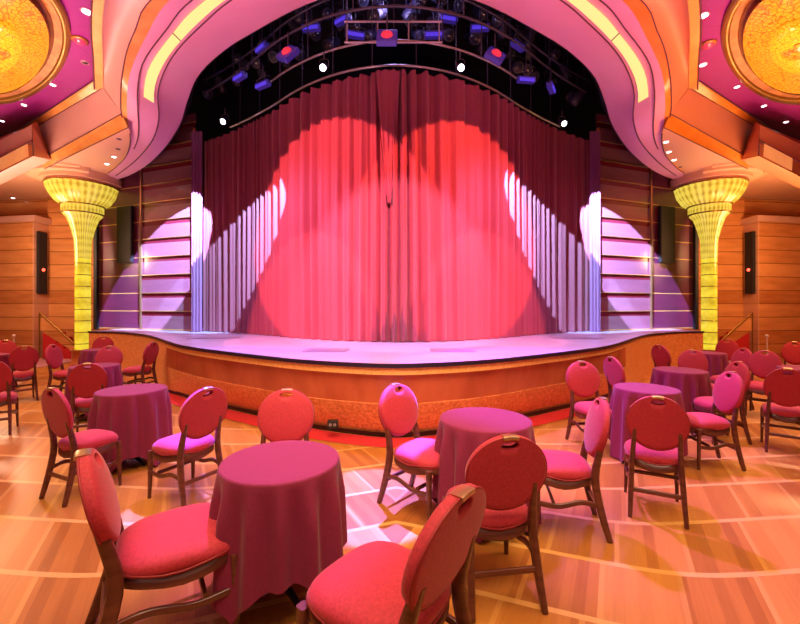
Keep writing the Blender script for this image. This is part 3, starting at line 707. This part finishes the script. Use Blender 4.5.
# ------------------------------------------------------------------ chair
def make_chair():
    r = thing('banquet_chair', 'x', 'chair')
    # seat cushion (facing +Y)
    def outline(t):   # superellipse, wider in front
        c, s = math.cos(t), math.sin(t)
        x = math.copysign(abs(c)**.55, c); y = math.copysign(abs(s)**.6, s)
        w = .225+.03*(y*.5+.0)
        return x*w, y*.225+.02+ (.015*(1-x*x) if y > 0 else 0)
    mb = MB(); rows = []; n = 48
    for f, z in ((.0,.505),(.35,.503),(.65,.497),(.85,.485),(.96,.465),(1.0,.445),(1.0,.425),(.97,.405)):
        rows.append([(outline(2*PI*j/n)[0]*f, (outline(2*PI*j/n)[1]-.02)*f+.02, z - .012*(outline(2*PI*j/n)[1]*f/.24)**2*(1 if outline(2*PI*j/n)[1]>0 else 0)) for j in range(n)])
    mb.grid(rows, close=True); mb.add(rows[-1], [tuple(range(n))], False)
    seat = mb.build('seat', M['velvet'], r, weld=True)
    mb = MB(); pts = [(outline(2*PI*j/n)[0]*.99, outline(2*PI*j/n)[1]*.99, .415-.012*math.cos(4*math.atan2(outline(2*PI*j/n)[1], outline(2*PI*j/n)[0]))) for j in range(n+1)]
    mb.tube(pts, .006, n=6, flat=(0,0,1)); mb.build('piping', M['piping'], seat)
    # serpentine rail under the seat
    mb = MB(); rows = []
    for k, (o_, z) in enumerate(((1.0,0),(1.0,1),(.9,1),(.9,0),(1.0,0))):
        row = []
        for j in range(n):
            x, y = outline(2*PI*j/n); th = math.atan2(y-.02, x)
            wob = .014*math.cos(4*th)
            row.append((x*o_*.985, (y-.02)*o_*.985+.02, (.412 if z else .352)-wob))
        rows.append(row)
    mb.grid(rows, close=True); mb.build('seat_rail', M['dwood'], r)
    # legs
    for s in (-1,1):
        mb = MB(); mb.tube([(s*.205,.215,.40),(s*.207,.218,.2),(s*.212,.225,0)], [(.022,.022),(.018,.018),(.013,.013)], n=8, power=4, flat=(1,0,0)); mb.build('leg', M['dwood'], r)
        pts = cr([(s*.205,-.300,0),(s*.195,-.245,.18),(s*.185,-.205,.36),(s*.178,-.205,.47),(s*.170,-.235,.60),(s*.165,-.255,.68)], 12)
        mb = MB(); mb.tube(pts, [(.016+.006*math.sin(PI*i/11),.020+.008*math.sin(PI*i/11)) for i in range(12)], n=8, power=4, flat=(1,0,0)); mb.build('leg', M['dwood'], r)
        # side stretcher, S-curved
        pts = cr([(s*.195,-.235,.235),(s*.203,-.10,.255),(s*.207,.06,.215),(s*.208,.215,.225)], 14)
        mb = MB(); mb.tube(pts, (.010,.017), n=8, power=4, flat=(1,0,0)); mb.build('stretcher', M['dwood'], r)
    mb = MB(); mb.tube([(-.19,-.245,.20),(.19,-.245,.20)], (.011,.017), n=8, power=4, flat=(0,1,0)); mb.build('stretcher', M['dwood'], r)
    mb = MB(); mb.tube([(-.205,.10,.235),(.205,.10,.235)], (.010,.015), n=8, power=4, flat=(0,1,0)); mb.build('stretcher', M['dwood'], r)
    # oval back pad with a hand hole near the top
    cz, W, Hh = .735, .228, .215
    lean = math.radians(13)
    def place(x, d, z):  # d = toward the front
        zz_ = z-cz; return (x, -.262+d*math.cos(lean)-zz_*math.sin(lean), cz+zz_*math.cos(lean)+d*math.sin(lean))
    hc = (0., cz+Hh*.80); hw, hh = .047, .019
    def ring(s, n=56):
        out = []
        for j in range(n):
            t = 2*PI*j/n
            ix, iz = hc[0]+hw*math.copysign(abs(math.cos(t))**.7, math.cos(t)), hc[1]+hh*math.sin(t)
            # outer point along the ray from the hole centre
            dx, dz = math.cos(t), math.sin(t)*.9
            A = (dx/W)**2+(dz/Hh)**2; B = 2*((hc[0])*dx/W**2+(hc[1]-cz)*dz/Hh**2); C = ((hc[1]-cz)/Hh)**2-1
            k = (-B+math.sqrt(B*B-4*A*C))/(2*A)
            ox, oz = hc[0]+dx*k, hc[1]+dz*k
            out.append((ix+(ox-ix)*s, iz+(oz-iz)*s))
        return out
    mb = MB(); rows = []
    seq = [0,.04,.12,.25,.45,.65,.82,.92,.98,1.0]
    def crown(x, z):
        e = 1-(x/W)**2-((z-cz)/Hh)**2; return max(0,e)**.5
    for s in seq:
        rows.append([place(x, (.018+.034*crown(x,z))*(1 if s > .03 else .3) if s < .99 else .008, z) for x, z in ring(s)])
    for s in seq[::-1]:
        rows.append([place(x, -(.016+.008*crown(x,z))*(1 if s > .03 else .3) if s < .99 else -.006, z) for x, z in ring(s)])
    mb.grid(rows, close=True); bk = mb.build('backrest', M['velvet_back'], r)
    mb = MB(); pts = [place(W*1.0*math.cos(2*PI*j/48), -.012, cz+Hh*math.sin(2*PI*j/48)) for j in range(49)]
    mb.tube(pts, .0055, n=6, flat=(0,1,0), caps=False); mb.build('piping', M['piping'], bk)
    mb = MB()
    mb.tube([place(-.042,.0,cz+Hh*.965), place(0,.0,cz+Hh*.985), place(.042,.0,cz+Hh*.965)], (.028,.012), n=10, power=4, flat=(0,1,0)); mb.build('grip', M['brass'], r)
    return r

CH = []   # px of back, D of back, facing angle (deg), label
def L(px, D, phi, label): CH.append(((px-CX)/F*D, D, phi, label))
L(98,1.87,34,'large red chair at left foreground seen from the side, facing the nearest round table')
L(449,1.49,143,'red chair cut off by bottom edge, nearest to viewer, seat turned to nearest table')
L(506,2.12,98,'red chair seen from behind in front of the purple-topped centre table')
L(399,3.42,-42,'red chair left of the centre table with its oval front lit pink, near stage')
L(597,2.93,168,'red chair right of centre table, side on, with slim oval back')
L(583,4.85,-84,'small red chair left of right table, behind, by stage front, facing viewer')
L(614,5.30,4,'thin edge-on pink chair back just behind right table, near stage side panel')
L(657,3.02,63,'red chair seen squarely from behind at the larger table on the right')
L(728,4.10,176,'red chair facing left on right side of larger right table, nearest the aisle')
L(736,4.85,178,'pink lit chair directly behind the aisle chair right of the larger right table')
L(693,6.15,-108,'magenta chair facing viewer behind the second table on the right')
L(661,6.95,8,'tiny purple edge-on chair against orange stage side panel on the right')
L(727,8.10,-140,'magenta chair facing viewer behind the farthest right table')
L(742,6.40,180,'bright red chair facing left between the second right table and the wood wall')
L(765,6.05,-138,'red chair facing viewer left of the table at right photo edge, before slim post')
L(787,4.35,52,'red chair from behind at right photo edge, in front of its table')
L(795,7.50,-125,'far red chair facing viewer at the right photo edge near wood wall')
L(57,3.32,66,'red chair from behind on left side of middle left table')
L(204,3.32,150,'red chair on right side of middle left table, showing its back')
L(286,3.20,-86,'red chair facing viewer directly behind the nearest round table')
L(88,4.75,118,'red chair seen from behind in front of second left table')
L(109,6.72,-72,'pink chair facing viewer behind the second left table')
L(151,7.45,178,'red chair facing left beside the orange stage side panel on the left')
L(103,8.80,-62,'tiny magenta chair behind the farthest left table')
L(54,7.00,6,'red edge-on chair facing right near the left stairs')
L(24,6.75,140,'red chair with angled back on far left, alone in front of wood wall')
L(5,7.90,-62,'pink chair facing viewer at far left photo edge behind a table')
L(-8,4.95,125,'red chair back mostly cut off by the left photo edge')
proto = make_chair()
for i, (x, y, phi, lb) in enumerate(CH):
    o = proto if i == 0 else copy_tree(proto)
    a = math.radians(phi); d = Vector((math.cos(a), math.sin(a), 0))
    th = math.atan2(abs(x), y); sc = max(.82, math.cos(th)**.75)
    if i == 1: sc = 1.14
    if i == 0: sc = 1.17
    p = Vector((x,y,0)) + d*.262*sc; o.scale = (sc,sc,1)
    o.location = p; o.rotation_euler = (0,0,a-PI/2); o['label'] = lb; o['category'] = 'chair'
    o['group'] = 'red oval-back chairs around the tables'

# ------------------------------------------------------------------ tables
def make_table():
    r = thing('pedestal_table', 'x', 'table')
    mb = MB(); mb.lathe([(.36,.722),(.372,.726),(.372,.742),(.36,.746)], 48); mb.build('tabletop', M['dwood'], r)
    mb = MB(); mb.lathe([(.05,.03),(.04,.08),(.03,.2),(.03,.7),(.06,.722)], 20); mb.build('pole', M['black'], r)
    for k in range(4):
        a = k*PI/2+.4
        mb = MB(); mb.tube([(0,0,.06),(.15*math.cos(a),.15*math.sin(a),.05),(.29*math.cos(a),.29*math.sin(a),.015)], [(.022,.028),(.02,.022),(.014,.014)], n=8, flat=(0,0,1)); mb.build('foot', M['black'], r)
    return r
def make_cloth(seed, rot, R=.378, side=.98):
    rn = random.Random(seed); mb = MB(); n = 192; rows = []
    p1, p2, p3 = [rn.uniform(0,6.28) for _ in range(3)]
    def hem(th):
        t = (th-rot) % (PI/2); t = min(t, PI/2-t); s = side/math.cos(t)**(1 if side > .95 else .55); return max(.015, .75-(s-R))
    def fo(th):
        q = math.sin(13*th+p1+.7*math.sin(3*th+p2))
        return q*(.75+.25*math.sin(4*th+p3))
    for f in (.0,.3,.6,.85,.97): rows.append([(R*f*math.cos(2*PI*j/n), R*f*math.sin(2*PI*j/n), .752) for j in range(n)])
    rows.append([(R*1.0*math.cos(2*PI*j/n), R*1.0*math.sin(2*PI*j/n), .7485) for j in range(n)])
    rows.append([(R*1.012*math.cos(2*PI*j/n), R*1.012*math.sin(2*PI*j/n), .738) for j in range(n)])
    for k in range(1,15):
        t = k/14; row = []
        for j in range(n):
            th = 2*PI*j/n; h = hem(th); z = .738+(h-.738)*t
            dd = (.738-z)
            c = ((th-rot) % (PI/2)); c = min(c, PI/2-c)/(PI/4)
            r = R*1.012 + dd*(.05+.03*c*c) + .05*fo(th)*min(1,dd/.2)*(1 if fo(th)>0 else .75)
            row.append((r*math.cos(th), r*math.sin(th), z))
        rows.append(row)
    mb.grid(rows, close=True)
    return mb.build('tablecloth', M['cloth'])
TB = [(281,2.27,'nearest round table at bottom left centre',.35,1.0),(132,4.18,'middle left round table',.6,1.0),(485,3.10,'centre right table in front of stage',.2,1.0),
      (646,4.25,'larger right round table behind the squarely seen chair',.9,1.0),(680,5.45,'second right table before the magenta chair',.3,1.0),(706,7.5,'farthest right table by the glowing column',.5,1.0),
      (95,5.85,'second left table behind the chair seen from behind',.1,1.0),(100,8.05,'farthest left table by the glowing column',.7,1.0),(806,5.6,'table at right photo edge behind a chair',.4,1.0),(-14,7.1,'table mostly cut off by left photo edge',.2,1.0)]
tp = make_table()
for i, (px, D, lb, rot, s) in enumerate(TB):
    s = [.86,.84,.91,.80,.82,.8,.8,.8,.8,.8][i]
    o = tp if i == 0 else copy_tree(tp)
    x = (px-CX)/F*D; o.location = (x,D,0); o.rotation_euler = (0,0,rot); o.scale = (s,s,1)
    o['label'] = 'black pedestal table hidden under cloth, ' + lb; o['category'] = 'table'; o['group'] = 'round tables under burgundy cloths'
    c = make_cloth(20+i, rot, side=.88 if i == 0 else .98); c.location = (x,D,0); c.scale = (s,s,1)
    tag(c, 'burgundy cloth on the ' + lb, 'tablecloth', 'burgundy tablecloths')

# ------------------------------------------------------------------ lights
def light(kind, name, loc, energy, col, target=None, size=.3, spot=None, blend=.1, sy=None):
    ld = bpy.data.lights.new(name, kind); ld.energy = energy; ld.color = col
    if kind == 'AREA':
        ld.size = size
        if sy: ld.shape = 'RECTANGLE'; ld.size_y = sy
    else: ld.shadow_soft_size = size
    if kind == 'SPOT': ld.spot_size = math.radians(spot); ld.spot_blend = blend
    o = bpy.data.objects.new(name, ld); COL.objects.link(o); o.location = loc
    if target is not None: o.rotation_euler = (Vector(target)-Vector(loc)).to_track_quat('-Z','Y').to_euler()
    return o
w = bpy.data.worlds.new('w'); S.world = w; w.use_nodes = True
w.node_tree.nodes['Background'].inputs[0].default_value = (1,.45,.38,1); w.node_tree.nodes['Background'].inputs[1].default_value = .09
def spread(o, deg): o.data.spread = math.radians(deg); return o
DOWN = lambda l: (l[0], l[1]+.001, 0)
for l, e, c, sz in (((0,1.6,5.6),105,(1,.72,.42),3.0),((-4.5,2.6,5.7),105,(1,.72,.42),2.6),((4.5,2.6,5.7),110,(1,.66,.34),2.6),((-7.5,6.2,5.7),130,(1,.56,.30),1.6),((7.5,6.2,5.7),140,(1,.48,.20),1.6)):
    spread(light('AREA','house_fill',l,e,c,DOWN(l),size=sz), 110)  # area fill added above the audience to light floor and chairs
for l, e, c in (((-6.3,5.8,2.2),170,(1,.52,.44)),((6.3,5.8,2.2),160,(1,.42,.22)),((-2.3,3.6,1.5),120,(1,.42,.50)),((2.3,3.6,1.5),120,(1,.36,.44)),((-8.6,8.8,2.6),60,(1,.58,.4)),((8.6,8.8,2.6),60,(1,.48,.25))):
    spread(light('AREA','ceiling_fill',l,e,c,(l[0],l[1]+.3,9),size=1.0), 105)  # unseen upward panels added to brighten ceiling and arch
light('AREA','front_fill',(0,-2.0,3.2),22,(1,.60,.46),(0,3,.6),size=5,sy=2)
spread(light('AREA','stage_front_fill',(0,.6,5.2),70,(1,.66,.42),(0,5.0,.4),size=2.5), 60)  # added fill that lifts the stage fascia
light('SPOT','table_pink',(-1.2,5.2,6.0),2200,(.55,.16,.8),(-.68,2.3,.7),size=.1,spot=14,blend=.5)
light('POINT','wall_fill_left',(-10.2,10.2,3.2),260,(1,.6,.35),size=.4)  # point fills added on both sides to brighten the wood walls
light('POINT','wall_fill_right',(10.2,10.2,3.2),260,(1,.5,.2),size=.4)
# coloured stage lights
light('SPOT','curtain_red_left',(-3.2,2.2,4.9),4700,(1,.20,.16),(-1.15,8,3.1),size=.03,spot=38,blend=.04)
light('SPOT','curtain_red_right',(3.2,2.2,4.9),4700,(1,.17,.08),(1.10,8,3.05),size=.03,spot=37,blend=.04)
for sx in (-1,1): light('SPOT','curtain_low',(sx*3.0,2.2,4.6),3000,(1,.24,.22),(sx*1.75,8.2,1.3),size=.03,spot=28,blend=.15)
light('SPOT','curtain_pink',(0,1.4,4.9),3000,(1,.40,.55),(0,7.5,1.9),size=.03,spot=36,blend=.35)
for sx in (-1,1):
    light('SPOT','lilac_curtain',(sx*1.2,5.9,6.0),10500,(.31,.72,1),(sx*4.15,9.85,2.25),size=.02,spot=20,blend=.05)
    light('SPOT','lilac_panel',(sx*3.6,7.6,6.0),17000,(.46,.58,1),(sx*5.9,10.6,2.9),size=.02,spot=23,blend=.05)
    light('SPOT','stage_wash',(sx*3.0,6.2,6.4),1300,(.60,.50,1),(sx*2.6,7.0,.9),size=.4,spot=80,blend=.5)
light('SPOT','audience_purple',(.6,5.8,6.2),4200,(.30,.10,1),(1.9,4.3,0.5),size=.15,spot=40,blend=.4)
light('SPOT','audience_purple_left',(-1,5.8,6.2),1600,(.32,.15,1),(-2.4,4.4,0.5),size=.15,spot=45,blend=.4)
light('SPOT','floor_purple',(-.2,5.6,6.2),30000,(.13,.11,1),(-.2,3.35,0),size=.03,spot=11,blend=.2)
light('SPOT','floor_purple_left',(-1.2,5.6,6.2),22000,(.12,.10,1),(-1.75,3.1,0),size=.03,spot=7,blend=.2)
light('POINT','rig_fill',(0,7.9,7.6),70,(.5,.4,1),size=.3)  # added bluish fill so the unlit lanterns stand out

# ------------------------------------------------------------------ camera
cam = bpy.data.cameras.new('cam'); co = bpy.data.objects.new('camera', cam); COL.objects.link(co)
co.location = (0,0,H); co.rotation_euler = (PI/2,0,0)
cam.sensor_width = 36; cam.lens = 36*F/800; cam.shift_x = (400-CX)/800; cam.shift_y = -(312-HY)/800
cam.clip_start = .05
S.camera = co
S.view_settings.view_transform = 'Standard'
S.view_settings.exposure = 0
